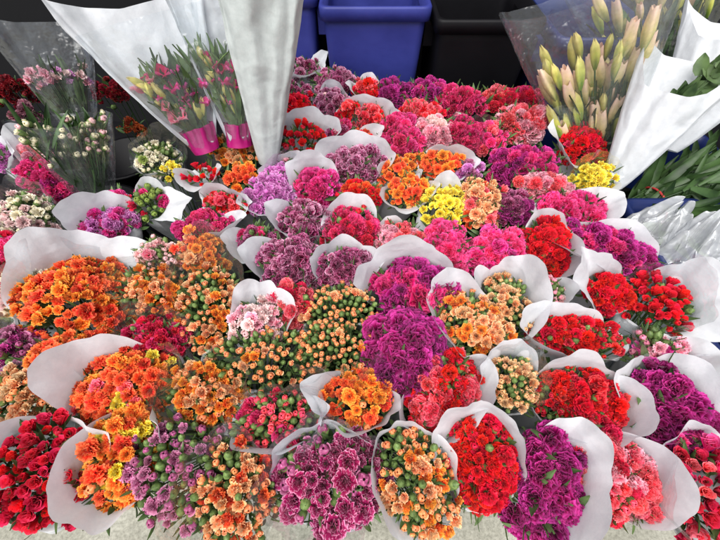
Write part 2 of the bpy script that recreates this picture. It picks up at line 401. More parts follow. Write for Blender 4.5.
def place(o, p, d, sc, rng, origin):
    q = d.to_track_quat('Z', 'Y').to_matrix().to_4x4()
    o.matrix_local = Matrix.Translation(p - origin) @ q @ Matrix.Rotation(rng.random() * 6.28, 4, 'Z') @ Matrix.Diagonal((sc * rng.uniform(.94, 1.06), sc * rng.uniform(.94, 1.06), sc, 1))
STAT = [0]
def bouquet(name, label, cx, cy, a, b, t, kind, cols, hr, budf, budc, flaps=(), film=0, tight=.35, z=.62, N=None, B=None, flat=.5, paper=M_PAPER, leafm=None, group=GB, dens=1.0):
    rng = random.Random(label)
    if hr < 9.6 and kind != 'rose': hr *= .88
    P = at(cx, cy, z); a *= 1.05; b *= 1.05
    if B is None:
        bk = min(BUCKETS, key=lambda q: (q.xy - P.xy - Vector((0, .05))).length)
        B = Vector((bk.x + (P.x - bk.x) * .35, bk.y + (P.y - bk.y) * .35, .16))
    A = (P - B).normalized(); tc = (CAM - P).normalized()
    if N is None: N = (A * .55 + tc * .45).normalized()
    ct, st = math.cos(R(t)), math.sin(R(t))
    U = at_plane(cx + a * ct, cy + a * st, P, N) - P
    V = at_plane(cx - b * st, cy + b * ct, P, N) - P
    depth = (P - CAM).dot(FW); hw = hr * depth / FPX
    Hd = flat * min(U.length, V.length)
    root = thing(name, label, 'bouquet', B, group)
    # head positions: relaxed random disc
    n = max(5, min(96, int(dens * 2.5 * a * b / (hr * hr) / (1 - .35 * budf))))
    pts = []
    for i in range(n):
        r = math.sqrt((i + .5) / n); th = i * 2.39996 + rng.uniform(-.4, .4)
        r = min(1, r * rng.uniform(.94, 1.04)); pts.append([r * math.cos(th), r * math.sin(th)])
    asp = math.sqrt(a / b); dm = 1.75 / math.sqrt(n)
    for it in range(14):
        for i in range(n):
            for j in range(i):
                dx = (pts[i][0] - pts[j][0]) * asp; dy = (pts[i][1] - pts[j][1]) / asp; d2 = math.hypot(dx, dy) + 1e-6
                if d2 < dm:
                    q = .3 * (dm - d2) / d2
                    pts[i][0] += dx * q / asp; pts[i][1] += dy * q * asp; pts[j][0] -= dx * q / asp; pts[j][1] -= dy * q * asp
        for p_ in pts:
            l_ = math.hypot(*p_)
            if l_ > 1.03: p_[0] *= 1.03 / l_; p_[1] *= 1.03 / l_
    Un = U.normalized(); Vn = V.normalized()
    fol = MB(); stems_from = B
    # clumps: buds gather in patches, as sprays do
    for i, (u, v) in enumerate(pts):
        pu = Vector((u * 2.2 + cx, v * 2.2 + cy, rng.random() * .6))
        isbud = (noise.noise(pu) * .55 + .5 + rng.uniform(-.22, .22)) < budf
        rad = u * u + v * v
        lift = rng.uniform(-.014, .014) + (rng.uniform(.008, .024) if rng.random() < .1 else 0)
        pos = P + U * u + V * v + N * (Hd * (.55 - rad) + lift)
        d = (N * 1.1 + (Un * u + Vn * v) * .95 + Vector((0, 0, .15)) + Vector((rng.uniform(-1, 1), rng.uniform(-1, 1), rng.uniform(-1, 1))) * .26).normalized()
        col = cols[0] if (len(cols) == 1 or rng.random() < .62) else rng.choice(cols[1:])
        var = rng.randrange(4)
        if isbud:
            tg = rng.random() < tight; s = hw * 1.02 * rng.uniform(.72, 1.08)
            pos = pos + N * hw * .1
            if tg:
                o = link('green_bud', head_mesh('tight', None, var), root); place(o, pos, d, s, rng, B)
            elif hr >= 6.1:
                o = link('bud', head_mesh('tip', budc, var), root); place(o, pos, d, s, rng, B)
                c = link('calyx', head_mesh('calyx', None, var), o); STAT[0] += 1
            else:
                o = link('bud', head_mesh('bud2', budc, var), root); place(o, pos, d, s, rng, B)
        else:
            s = hw * 1.22 * rng.choice((.74, .9, 1., 1., 1.1, 1.16)) * rng.uniform(.94, 1.06); kd = kind if rng.random() < .8 or kind == 'rose' else 'half'
            if kind in ('rose', 'half'): s *= 1.25
            o = link('bloom', head_mesh(kd, col, var), root); place(o, pos - d * s * .35, d, s, rng, B)
        STAT[0] += 1
        if i % 2 == 0:
            fol.tube([B + (Un * u + Vn * v) * .02, B.lerp(pos, .6) + (Un * u + Vn * v) * .01, pos - d * hw * .8], .0018, 3)
        for _ in range(3):
            lp = P + U * u * .95 + V * v * .95 + N * (Hd * (.3 - rad) - hw * rng.uniform(.4, 1.4)) + Vector((rng.uniform(-1, 1), rng.uniform(-1, 1), 0)) * hw
            leaf(fol, lp, d + Vector((rng.uniform(-1, 1), rng.uniform(-1, 1), rng.uniform(-.4, .5))) * .9, hw * rng.uniform(1.4, 2.6), hw * rng.uniform(.16, .34), rng.uniform(-.4, .4), rng)
    fo = link('foliage', fol.mesh('foliage', [leafm or M_LEAF]), root); fo.matrix_local = Matrix.Translation(-B)
    if flaps is not None:
        mb = paper_mesh(B, P, N, U, V, Hd, flaps, rng, t)
        o = link('paper_wrap', mb.mesh('paper_wrap', [paper]), root); o.matrix_local = Matrix.Translation(-B)
    if film:
        ff = film if isinstance(film, (list, tuple)) else [(rng.uniform(0, 360), 100, .12, .03), (rng.uniform(0, 360), 80, .1, .035)]
        mb = paper_mesh(B, P, N, U, V, Hd, ff, rng, t, base_rise=.004, base_ext=.1, ripple=.05, neck=1.08, crum=.014)
        o = link('clear_sleeve', mb.mesh('clear_sleeve', [M_FILM]), root); o.matrix_local = Matrix.Translation(-B)
    return root
C = 'carnation_bouquet'; S = 'spray_carnation_bouquet'; T = 'rosebud_bouquet'
# (name, label, cx, cy, a, b, angle, kind, colours, head px, bud share, bud colour, flaps, film)
LIST = [
 # ---- front row
 (T, 'large dark red rosebuds at bottom left with white paper on both sides', 46, 472, 52, 50, -30, 'rose', ['rosered', 'red'], 10.5, .2, 'rosered', [(200, 60, .35, .03), (330, 45, .5, .05)], 0),
 (C, 'long orange and yellow bouquet in rounded white paper beside the corner rosebuds', 121, 455, 57, 33, 115, 'open', ['orange', 'redorange', 'yellow'], 10, .12, 'peach', [(180, 70, .3, .03), (100, 60, .25, .02), (340, 40, .2, .03)], 0),
 (S, 'dusty mauve bouquet with many green buds in the front row, no paper showing', 184, 472, 52, 55, 0, 'open', ['mauve'], 9.5, .55, 'mauve', None, 0),
 (S, 'tall peach spray bouquet in the front row right of the dusty mauve one', 237, 493, 40, 52, 0, 'half', ['peach', 'redorange'], 9, .55, 'peach', None, 1),
 (C, 'plum bouquet with pale petal edges and pink-green buds at the centre of the front row', 330, 480, 51, 50, 0, 'open', ['plumrose'], 12, .46, 'mauve', [(265, 75, .16, .01), (210, 40, .12, .01)], 1),
 (S, 'long peach and apricot bud bouquet in white paper between the plum and red front bouquets', 417, 480, 57, 36, 68, 'half', ['peach', 'orange'], 9, .58, 'peach', [(180, 60, .22, .03), (110, 50, .2, .01), (330, 50, .16, .01), (250, 50, .15, .02)], 0),
 (C, 'bright red bouquet in the front row with white paper behind, left of the purple cone', 481, 462, 48, 33, 82, 'spray', ['red'], 9, .3, 'red', [(270, 60, .35, .04), (335, 50, .3, .03), (205, 60, .35, .03)], 0),
 (C, 'deep purple bouquet with loose green stems in front, white paper on its right side', 545, 485, 54, 34, 98, 'carn', ['purple', 'violet'], 13, .12, 'violet', [(0, 60, .38, .03), (300, 50, .4, .03), (55, 50, .38, .02)], 0),
 (C, 'slanting coral pink bouquet in white paper between two purple bouquets at lower right', 606, 470, 64, 36, 40, 'carn', ['coral', 'rosered', 'pink'], 9, .18, 'coral', [(25, 60, .26, .02), (335, 50, .28, .02)], 0),
 (C, 'big bright purple bouquet with light petal edges standing in wide white paper at right', 667, 414, 58, 37, 58, 'carn', ['purple', 'purple', 'violet'], 15, .0, 'purple', [(205, 60, .35, .04), (315, 55, .5, .02), (60, 45, .45, .02)], 0),
 (T, 'rose pink bouquet cut by the bottom right corner of the photo', 701, 486, 54, 36, 80, 'rose', ['rosered', 'coral', 'hotpink'], 12, .12, 'coral', [(250, 60, .35, .03)], 1),
 # ---- second row
 (S, 'wide red bouquet with green buds above the slanting coral pink bouquet', 580, 399, 47, 32, 15, 'spray', ['red', 'redbi'], 7, .42, 'redbi', [(262, 55, .3, .04), (355, 55, .32, .03), (70, 60, .3, .03), (120, 50, .25, .02)], 0),
 (S, 'small brownish peach bud bouquet tucked between two red bouquets in white paper', 511, 382, 25, 27, 0, 'half', ['sand', 'peach'], 6.5, .55, 'sand', [(200, 60, .4, .03), (280, 70, .4, .03)], 1),
 (S, 'oblong red bouquet with green buds just right of the big dark purple mass', 444, 392, 46, 30, 118, 'spray', ['red', 'coral'], 8, .35, 'red', [(0, 60, .3, .03), (60, 50, .25, .02), (150, 50, .2, .02)], 0),
 (C, 'big dark purple carnation bouquet at the centre, lower of two purple ones', 410, 356, 43, 42, 0, 'carn', ['purple', 'violet'], 14, .05, 'violet', [(60, 40, .2, .02)], 0),
 (C, 'orange bouquet in folded white paper directly above the plum front bouquet', 358, 399, 33, 27, 0, 'open', ['orange', 'redorange'], 8.5, .12, 'peach', [(195, 55, .5, .05), (100, 65, .35, .04), (20, 50, .2, .03)], 0),
 (S, 'green bouquet with scattered raspberry buds in white paper above the front plum bouquet', 275, 420, 41, 27, -5, 'spray', ['crimson', 'rosered'], 8, .74, 'coral', [(95, 75, .25, .035), (345, 50, .35, .04)], 1),
 (S, 'orange and peach bouquet above the dusty mauve one', 207, 391, 36, 30, 0, 'half', ['orange', 'peach'], 8, .4, 'peach', None, 1),
 (S, 'green and peach tight bud bouquet left of the orange bouquet in folded paper', 267, 358, 52, 30, -8, 'half', ['peach', 'orange'], 7, .82, 'peach', None, 1),
 (C, 'red orange bouquet beside the long curved sheet of white paper on the left', 126, 385, 56, 33, 155, 'open', ['redorange', 'orange', 'coral', 'yellow'], 8.5, .14, 'peach', [(232, 62, .42, .035), (185, 45, .25, .025)], 1),
 (S, 'loose peach and green bouquet at the left edge below the mauve one', 32, 394, 42, 26, -8, 'half', ['peach', 'sand'], 8.5, .5, 'peach', None, 1),
 (S, 'mauve and green bouquet at the left edge under the big orange bouquet', 14, 352, 30, 25, 0, 'open', ['mauve', 'violet'], 8, .45, 'mauve', None, 0),
 (C, 'narrow orange bouquet between the big orange bouquet and the curved white paper', 72, 352, 46, 16, 165, 'open', ['redorange', 'orange'], 8, .2, 'peach', None, 0),
 # ---- left middle
 (C, 'largest orange bouquet on the left with broad white paper folded over its top', 80, 298, 58, 44, -10, 'open', ['redorange', 'orange', 'orange'], 8.5, .12, 'peach', [(222, 42, .34, .02), (268, 55, .34, .025), (325, 34, .85, .012)], 1),
 (S, 'white and pale green bouquet left of the largest orange bouquet', 30, 293, 24, 32, 0, 'open', ['cream', 'palepink'], 8, .4, 'cream', None, 1),
 (C, 'hot pink bouquet at the left edge in greyish white paper', 6, 263, 19, 28, 0, 'carn', ['rosered', 'hotpink'], 8, .05, 'hotpink', [(20, 70, .8, .03), (90, 50, .5, .02)], 1),
 (S, 'yellow orange bud bouquet right of the largest orange bouquet', 158, 293, 34, 23, 10, 'half', ['orange', 'peach'], 6.5, .5, 'peach', None, 1),
 (S, 'peach and green bud bouquet running down beside the pale pink bouquet', 211, 306, 31, 44, 0, 'half', ['peach', 'peach', 'orange'], 6.5, .55, 'peach', None, 1),
 (C, 'raspberry pink bouquet with a clear plastic rim below the yellow orange buds', 155, 338, 31, 20, 0, 'spray', ['rosered', 'crimson'], 7, .28, 'rosered', None, [(270, 90, .15, .03)]),
 (C, 'pale pink bouquet in white paper among the peach buds', 259, 323, 25, 24, -20, 'open', ['palepink', 'pink'], 8, .2, 'palepink', [(285, 60, .4, .03), (350, 50, .4, .03), (230, 40, .3, .02)], 0),
 (C, 'small coral red bouquet between the pale pink and peach bud bouquets', 294, 303, 16, 22, 0, 'carn', ['coral', 'rosered'], 7, .25, 'coral', None, 0),
 (S, 'peach bud bouquet directly under the plum bouquets, dotted with green', 338, 308, 36, 26, 0, 'half', ['peach'], 6, .78, 'peach', None, 0),
 (S, 'darker green and peach bud bouquet left of the big dark purple mass', 335, 348, 36, 30, 0, 'half', ['peach', 'orange'], 6.5, .75, 'peach', None, 1),
 (C, 'upper purple carnation bouquet at the centre, backed by white paper', 411, 288, 40, 27, 0, 'carn', ['purple', 'magenta'], 12, .03, 'violet', [(235, 60, .35, .03), (290, 60, .35, .03), (180, 40, .2, .03)], 0),
 # ---- right middle
 (S, 'apricot bouquet in rounded white paper right of the purple centre', 473, 322, 41, 25, 38, 'open', ['peach', 'orange'], 7, .35, 'peach', [(190, 70, .3, .03), (110, 60, .3, .03), (260, 50, .35, .04)], 0),
 (S, 'sandy peach bouquet in white paper just behind the apricot bouquet', 507, 302, 33, 21, 60, 'half', ['sand', 'peach'], 6, .5, 'sand', [(200, 60, .3, .03), (300, 60, .4, .04), (0, 60, .5, .03)], 0),
 (S, 'small green and pink bud bouquet in white paper left of the red bouquets', 546, 292, 17, 15, 0, 'spray', ['palepink', 'pink'], 5.5, .75, 'pink', [(0, 60, .6, .03), (90, 60, .4, .02)], 0),
 (S, 'long red bouquet with green buds in deep white paper at right', 578, 337, 47, 20, 8, 'spray', ['red', 'redbi'], 7, .4, 'redbi', [(175, 70, .35, .035), (250, 60, .5, .03), (100, 55, .4, .03)], 0),
 (C, 'small bright red bouquet half covered by a white paper fold', 610, 292, 23, 17, 35, 'spray', ['red'], 7.5, .05, 'red', [(180, 60, 1.2, .045), (225, 45, .9, .03), (270, 40, .5, .03)], 0),
 (T, 'red rosebud bouquet on a broad square sheet of white paper at right', 658, 303, 36, 24, 20, 'rose', ['red'], 7, .3, 'red', [(345, 50, 1.0, .02), (30, 45, .9, .0), (300, 50, .5, .03)], 1),
 (S, 'pink and green bouquet below the red rosebuds at right', 660, 351, 28, 18, 20, 'open', ['pink', 'fuchsia'], 8, .6, 'pink', [(0, 60, .9, .02), (50, 50, .6, .02)], 1),
 (C, 'sliver of magenta flowers in white paper above the big bright purple bouquet', 694, 368, 14, 9, 15, 'carn', ['magenta'], 6, .1, 'magenta', [(0, 70, .8, .02), (180, 70, .9, .03), (280, 50, .5, .02)], 0),
 (C, 'bright red and green bouquet right of the hot pink pair', 545, 246, 24, 28, 0, 'carn', ['red'], 8, .25, 'red', [(20, 55, .45, .03), (280, 60, .3, .02)], 0),
 (C, 'elongated violet purple bouquet lying towards the crumpled plastic at right', 607, 250, 54, 20, 22, 'carn', ['purple', 'magenta'], 8, .05, 'violet', [(160, 60, .5, .03), (110, 50, .3, .03), (300, 60, .4, .02)], 0),
 (C, 'hot pink bouquet right of its twin and left of the red and green bouquet', 497, 252, 29, 24, 0, 'carn', ['hotpink', 'fuchsia'], 9, .0, 'hotpink', None, 0),
 (C, 'hot pink bouquet under the yellow bouquet', 443, 250, 27, 28, 0, 'carn', ['hotpink'], 9, .0, 'hotpink', None, 0),
 (C, 'light pink bouquet between the raspberry and hot pink bouquets', 397, 240, 22, 18, 0, 'carn', ['pink', 'coral'], 8, .05, 'pink', [(250, 60, .2, .01)], 0),
 # ---- centre
 (S, 'crimson bouquet with lime green buds in white paper at upper centre', 354, 231, 26, 24, 0, 'carn', ['crimson', 'rosered'], 8, .35, 'rosered', [(265, 80, .4, .02), (30, 50, .3, .02), (130, 60, .22, .02)], 0),
 (C, 'small plum bouquet with a white paper rim under it, left of the crimson one', 306, 219, 25, 17, 0, 'carn', ['plum', 'plumdark'], 8, .1, 'mauve', [(115, 80, .4, .025), (200, 50, .45, .03)], 0),
 (C, 'larger plum bouquet above the pale pink one', 290, 261, 30, 25, 0, 'carn', ['plumdark', 'plum'], 8.5, .08, 'mauve', [(190, 60, .45, .03), (30, 50, .25, .025)], 0),
 (C, 'plum bouquet below the crimson and lime bouquet, edged with white paper', 346, 267, 26, 19, 0, 'carn', ['plumdark', 'plum'], 8, .08, 'mauve', [(265, 70, .4, .02), (190, 50, .3, .03), (350, 50, .25, .03)], 0),
 (C, 'small plum and green bouquet left of the larger plum one', 256, 242, 18, 17, 0, 'carn', ['plumdark', 'crimson'], 7, .28, 'mauve', [(180, 60, .5, .03), (110, 50, .5, .03)], 0),
 (C, 'lilac pink bouquet in white paper at upper centre left', 270, 193, 23, 18, -20, 'carn', ['lilac'], 7, .0, 'lilac', [(70, 75, .5, .03), (160, 50, .3, .02)], 0),
 (C, 'small lilac bouquet inside greyish paper behind the larger lilac one', 284, 171, 17, 9, -25, 'carn', ['lilac', 'pink'], 6, .0, 'lilac', [(190, 70, .5, .02), (290, 70, .5, .02)], 1),
 (C, 'bright magenta bouquet in white paper right of the lilac bouquet', 317, 186, 21, 18, 0, 'carn', ['magenta', 'fuchsia'], 7.5, .1, 'magenta', [(215, 70, .55, .03), (280, 50, .4, .02)], 0),
 (C, 'plum and white flecked bouquet in tall white paper at upper centre', 356, 164, 28, 17, 0, 'carn', ['plum'], 7, .12, 'palepink', [(200, 50, .35, .03), (270, 70, .5, .025), (350, 60, .3, .03)], 0),
 (C, 'red bouquet between the plum-and-white and crimson bouquets', 360, 194, 23, 11, 0, 'spray', ['red', 'redorange'], 6.5, .15, 'red', None, 0),
 (C, 'orange bouquet inside a rounded white paper cup left of the yellow one', 408, 192, 21, 13, -10, 'open', ['orange', 'redorange'], 6, .2, 'peach', [(90, 80, .65, .025), (170, 50, .3, .03), (0, 50, .3, .03)], 0),
 (C, 'small orange bouquet at the back behind the orange paper cup', 400, 168, 18, 11, -15, 'open', ['orange', 'redorange'], 6, .15, 'peach', [(60, 60, .6, .03), (180, 60, .3, .02)], 0),
 (C, 'red orange bouquet in white paper below the light pink carnations', 439, 164, 26, 13, 8, 'open', ['redorange', 'orange'], 6, .15, 'peach', [(350, 60, .5, .02), (290, 50, .3, .02), (90, 60, .5, .02)], 0),
 (C, 'bright yellow bouquet at upper centre', 443, 204, 22, 20, 0, 'open', ['yellow'], 6.5, .05, 'yellow', [(280, 60, .3, .02)], 0),
 (C, 'salmon orange bouquet right of the bright yellow one', 481, 203, 23, 23, 0, 'open', ['peach', 'redorange', 'coral'], 7, .12, 'peach', None, 0),
 # ---- back
 (C, 'light pink carnations above the red orange bouquet at the back', 434, 133, 21, 17, 0, 'carn', ['pink', 'palepink'], 6.5, .0, 'pink', None, 0),
 (C, 'tall crimson pink mass left of the light pink carnations', 400, 140, 21, 27, 0, 'carn', ['crimson', 'hotpink'], 7, .0, 'crimson', None, 0),
 (C, 'coral red flowers below the two purple back bouquets', 421, 112, 21, 11, 0, 'spray', ['coral', 'red'], 6, .05, 'coral', None, 0),
 (C, 'dark purple bouquet in front of the blue bin', 394, 91, 17, 12, 0, 'carn', ['violet', 'purple'], 6, .12, 'violet', None, 0),
 (C, 'purple magenta bouquet in front of the dark bin edge', 428, 91, 18, 13, 0, 'carn', ['purple', 'magenta'], 6, .05, 'violet', None, 0),
 (C, 'crimson bouquet in front of the black bin', 462, 101, 23, 13, 0, 'carn', ['crimson', 'magenta'], 7, .0, 'crimson', None, 0),
 (C, 'dark crimson bouquet with green stems right of the light pink carnations', 464, 133, 17, 18, 0, 'carn', ['crimson'], 6.5, .15, 'crimson', None, 1),
 (C, 'coral red bouquet in the back row right of the black bin crimson one', 499, 98, 16, 13, 0, 'carn', ['coral', 'rosered'], 6, .0, 'coral', None, 0),
 (C, 'deep rose bouquet in the back row beside the lily buds', 524, 98, 18, 12, 0, 'carn', ['rosered', 'crimson'], 6, .0, 'rosered', None, 0),
 (C, 'broad coral pink carnation bouquet under the lily buds', 522, 122, 29, 16, 0, 'carn', ['coral', 'pink'], 7, .0, 'coral', None, 0),
 (C, 'small hot pink bouquet at the back left of the broad coral pink one', 490, 137, 15, 14, 0, 'carn', ['hotpink', 'coral'], 6.5, .05, 'coral', None, 0),
 (C, 'purple magenta carnation bouquet under the broad coral pink one', 522, 164, 34, 17, 0, 'carn', ['purple', 'magenta'], 7.5, .03, 'violet', None, 0),
 (C, 'soft pink bouquet above the wide hot pink one at upper right', 546, 188, 30, 13, 10, 'carn', ['pink', 'coral'], 7, .0, 'pink', None, 0),
 (C, 'wide hot pink bouquet in white paper at upper right', 572, 207, 33, 15, 8, 'carn', ['hotpink'], 8, .0, 'hotpink', [(60, 80, .5, .02), (150, 50, .5, .02), (330, 60, .6, .02)], 0),
 (C, 'small dark plum bouquet right of the salmon orange one', 512, 205, 18, 15, 0, 'carn', ['plumdark', 'violet'], 7, .05, 'mauve', None, 0),
 (C, 'tiny lilac bouquet peeking out above the salmon orange one', 472, 172, 11, 9, 0, 'carn', ['lilac', 'mauve'], 5.5, .1, 'lilac', None, 0),
 (T, 'red bouquet in a greyish white paper cone beside the lily buds', 584, 141, 23, 20, 35, 'spray', ['red', 'rosered'], 6.5, .12, 'red', [(185, 60, .75, .03), (110, 60, .5, .02)], 0),
 (S, 'small yellow bouquet below the red paper cone at upper right', 594, 179, 22, 13, -10, 'open', ['yellow'], 6, .25, 'yellow', [(60, 60, .5, .02)], 1),
 (C, 'plum bouquet in white paper in front of the left blue bin', 302, 67, 17, 8, -5, 'carn', ['plumdark', 'plum'], 5, .0, 'mauve', [(80, 80, 1.0, .03), (330, 50, .6, .03)], 0),
 (C, 'plum bouquet touching the foot of the central blue bin', 334, 81, 18, 13, 0, 'carn', ['plumdark', 'plum'], 5.5, .1, 'mauve', None, 0),
 (C, 'plum and white bouquet left of the red pair in white paper', 331, 104, 17, 15, 0, 'carn', ['plum'], 5.5, .08, 'palepink', [(280, 60, .3, .02)], 0),
 (C, 'red bouquet beside the big grey paper wrap at the back', 297, 107, 18, 13, 0, 'spray', ['red'], 6.5, .05, 'red', None, 0),
 (C, 'thin strip of plum flowers behind the back red bouquet', 295, 90, 15, 8, 0, 'carn', ['plumdark', 'plum'], 5, .0, 'mauve', None, 0),
 (T, 'red and green bouquet in white paper at the foot of the big grey wrap', 301, 138, 24, 14, 0, 'rose', ['red'], 6, .4, 'red', [(285, 80, .6, .03), (190, 60, .4, .03), (0, 50, .4, .03)], 0),
 (T, 'small red bouquet in white paper in front of the central blue bin', 367, 90, 14, 9, 20, 'spray', ['red', 'coral'], 5.5, .0, 'red', [(100, 70, .6, .02), (180, 50, .5, .02), (290, 50, .5, .02)], 0),
 (C, 'coral red bouquet in white paper under the small red one at the back', 362, 114, 24, 11, 8, 'spray', ['coral', 'red'], 6, .0, 'coral', [(0, 60, .45, .03), (280, 70, .4, .02), (60, 50, .4, .02)], 0),
 (C, 'few orange red flowers deep in white paper above the plum-and-white bouquet', 361, 138, 13, 6, 5, 'open', ['redorange', 'red'], 5, .0, 'red', [(330, 80, .9, .03), (60, 50, .5, .02)], 0),
 (C, 'dark crimson flowers in shade left of the orange red ones', 341, 132, 12, 10, 0, 'carn', ['crimson', 'plumdark'], 6, .1, 'mauve', None, 0),
 # ---- upper left
 (S, 'peach orange bouquet at the foot of the pink-ribboned paper cones', 237, 151, 25, 14, 10, 'open', ['peach', 'orange'], 6.5, .2, 'peach', None, 0),
 (C, 'small red orange bouquet under the peach orange one at upper left', 243, 177, 17, 11, 5, 'open', ['redorange', 'orange'], 6.5, .08, 'peach', None, 0),
 (T, 'small red bouquet in a deep white paper cup at upper left', 202, 176, 15, 9, -10, 'rose', ['red'], 5.5, .1, 'red', [(90, 80, 1.0, .03), (0, 50, .6, .04), (180, 50, .4, .03)], 0),
 (S, 'red and green bud bouquet in white paper below the red paper cup', 225, 203, 21, 10, 10, 'spray', ['red', 'coral'], 5.5, .55, 'coral', [(270, 80, .5, .03), (90, 70, .5, .03), (0, 50, .4, .03)], 0),
 (S, 'pale green and cream bouquet at upper left beside the dark gap', 158, 158, 22, 15, 0, 'open', ['cream', 'green'], 5.5, .5, 'cream', [(110, 70, .3, .02)], 1),
 (C, 'little cluster of yellow flowers below the pale green bouquet', 172, 171, 11, 6, 5, 'open', ['yellow'], 5, .0, 'yellow', None, 0),
 (C, 'raspberry bouquet with green buds at its right end in white paper', 205, 226, 26, 13, -5, 'carn', ['magenta', 'crimson'], 7, .2, 'magenta', [(0, 60, .5, .04), (60, 50, .4, .04)], 0),
 (S, 'green bouquet with one magenta cluster beside a square white paper flap', 147, 203, 17, 15, 0, 'carn', ['magenta', 'rosered'], 7, .55, 'green', [(0, 45, 1.5, .03), (35, 40, 1.1, .03), (280, 60, .5, .02)], 0),
 (C, 'lilac pink bouquet in white paper above the largest orange bouquet', 110, 223, 28, 13, -15, 'carn', ['lilac', 'fuchsia'], 6.5, .0, 'lilac', [(200, 50, .7, .03), (260, 70, .7, .03)], 0),
 (C, 'small lilac strip just above the lilac pink bouquet', 114, 200, 13, 8, -25, 'carn', ['lilac', 'fuchsia'], 5.5, .1, 'lilac', None, 0),
 (S, 'pale pink bud bouquet between the lilac and orange bouquets', 161, 258, 23, 18, 15, 'spray', ['palepink', 'pink'], 5.5, .65, 'palepink', None, 1),
 (C, 'orange bouquet below the raspberry one, above the peach buds', 202, 253, 25, 18, 20, 'open', ['orange', 'redorange', 'peach'], 6.5, .12, 'peach', None, 0),
 (C, 'coral pink flowers on top of the magenta bouquet at left', 38, 156, 18, 12, 20, 'carn', ['coral', 'pink'], 6, .15, 'coral', [(210, 60, .6, .02), (260, 60, .5, .02)], 0),
 (C, 'magenta bouquet under the coral pink flowers at left', 50, 180, 33, 15, 18, 'carn', ['magenta', 'purple'], 6.5, .25, 'magenta', None, 1),
 (S, 'white and blush bouquet at the left edge below the magenta one', 25, 213, 28, 19, 0, 'open', ['palepink', 'cream'], 6.5, .4, 'cream', None, 1),
 (C, 'lilac flowers in white paper cut off by the left edge', 2, 158, 9, 9, 0, 'carn', ['lilac'], 6, .0, 'lilac', [(0, 80, 1.1, .03), (270, 80, .7, .02)], 0),
]
for e in LIST:
    nm, lb, cx, cy, a, b, t, kind, cols, hr, bf, bc, fl, film = e
    bouquet(nm, lb, cx, cy, a, b, t, kind, cols, hr, bf, bc, fl, film)

# ------------------------------------------------------------------ tall bunches standing at the back
def cone_mesh(B, T, wid, nrm, depth, corners, rng, r0=.03, cut=None, crum=.0045, nphi=110, nv=26, bulge=.0):
    """flattened paper cone from B to T; corners raise the rim at given angles"""
    ax = (T - B); L = ax.length; ax.normalize()
    side = ax.cross(nrm).normalized(); nr = side.cross(ax).normalized()   # side ~ image x
    pts = []; sd = Vector((rng.uniform(0, 40), 0, rng.uniform(0, 40)))
    for i in range(nv):
        s = i / (nv - 1)
        for k in range(nphi):
            phi = 360 * k / nphi; a = R(phi)
            h = 1.0
            for (fa, fw, fr) in corners:
                d = abs(adiff(phi, fa)) / fw
                if d < 1: h += fr * (min(1, 2.2 * (1 - d)) if fr < -.1 else (1 - d))
            f = (s * min(1, h)) ** .85
            rx = r0 + (wid / 2 - r0) * f * max(1, .8 + .2 * h); ry = r0 + (depth / 2 - r0) * f
            p = B + ax * (L * s * h) + side * (rx * math.cos(a)) + nr * (ry * math.sin(a))
            nz = noise.noise(p * 7 + sd); n2 = noise.noise(p * 22 + sd)
            p += nr * (crum * nz * 1.6 * s + crum * .5 * n2 + .010 * s * tri(5 * a + nz * 2 + sd.x) + .006 * s * tri(11 * a + n2 + sd.z)) + side * (crum * n2 * s)
            pts.append(p)
    mb = MB(); mb.grid(pts, nv, nphi, None, 0, True); return mb, ax, side, nr
def add(name, mb, mats, root, smooth=True):
    o = link(name, mb.mesh(name, mats, smooth), root); o.matrix_local = Matrix.Translation(-root.location); return o
star_cache = {}
def star_mesh(col, v):
    if (col, v) not in star_cache:
        mb = flower_mb([(3, 48, 1.0), (3, 58, .95)], .03, 0, random.Random(v), 1.0, 6, 5, True, .3)
        star_cache[(col, v)] = mb.mesh('bloom', [MATS[col]])
    return star_cache[(col, v)]
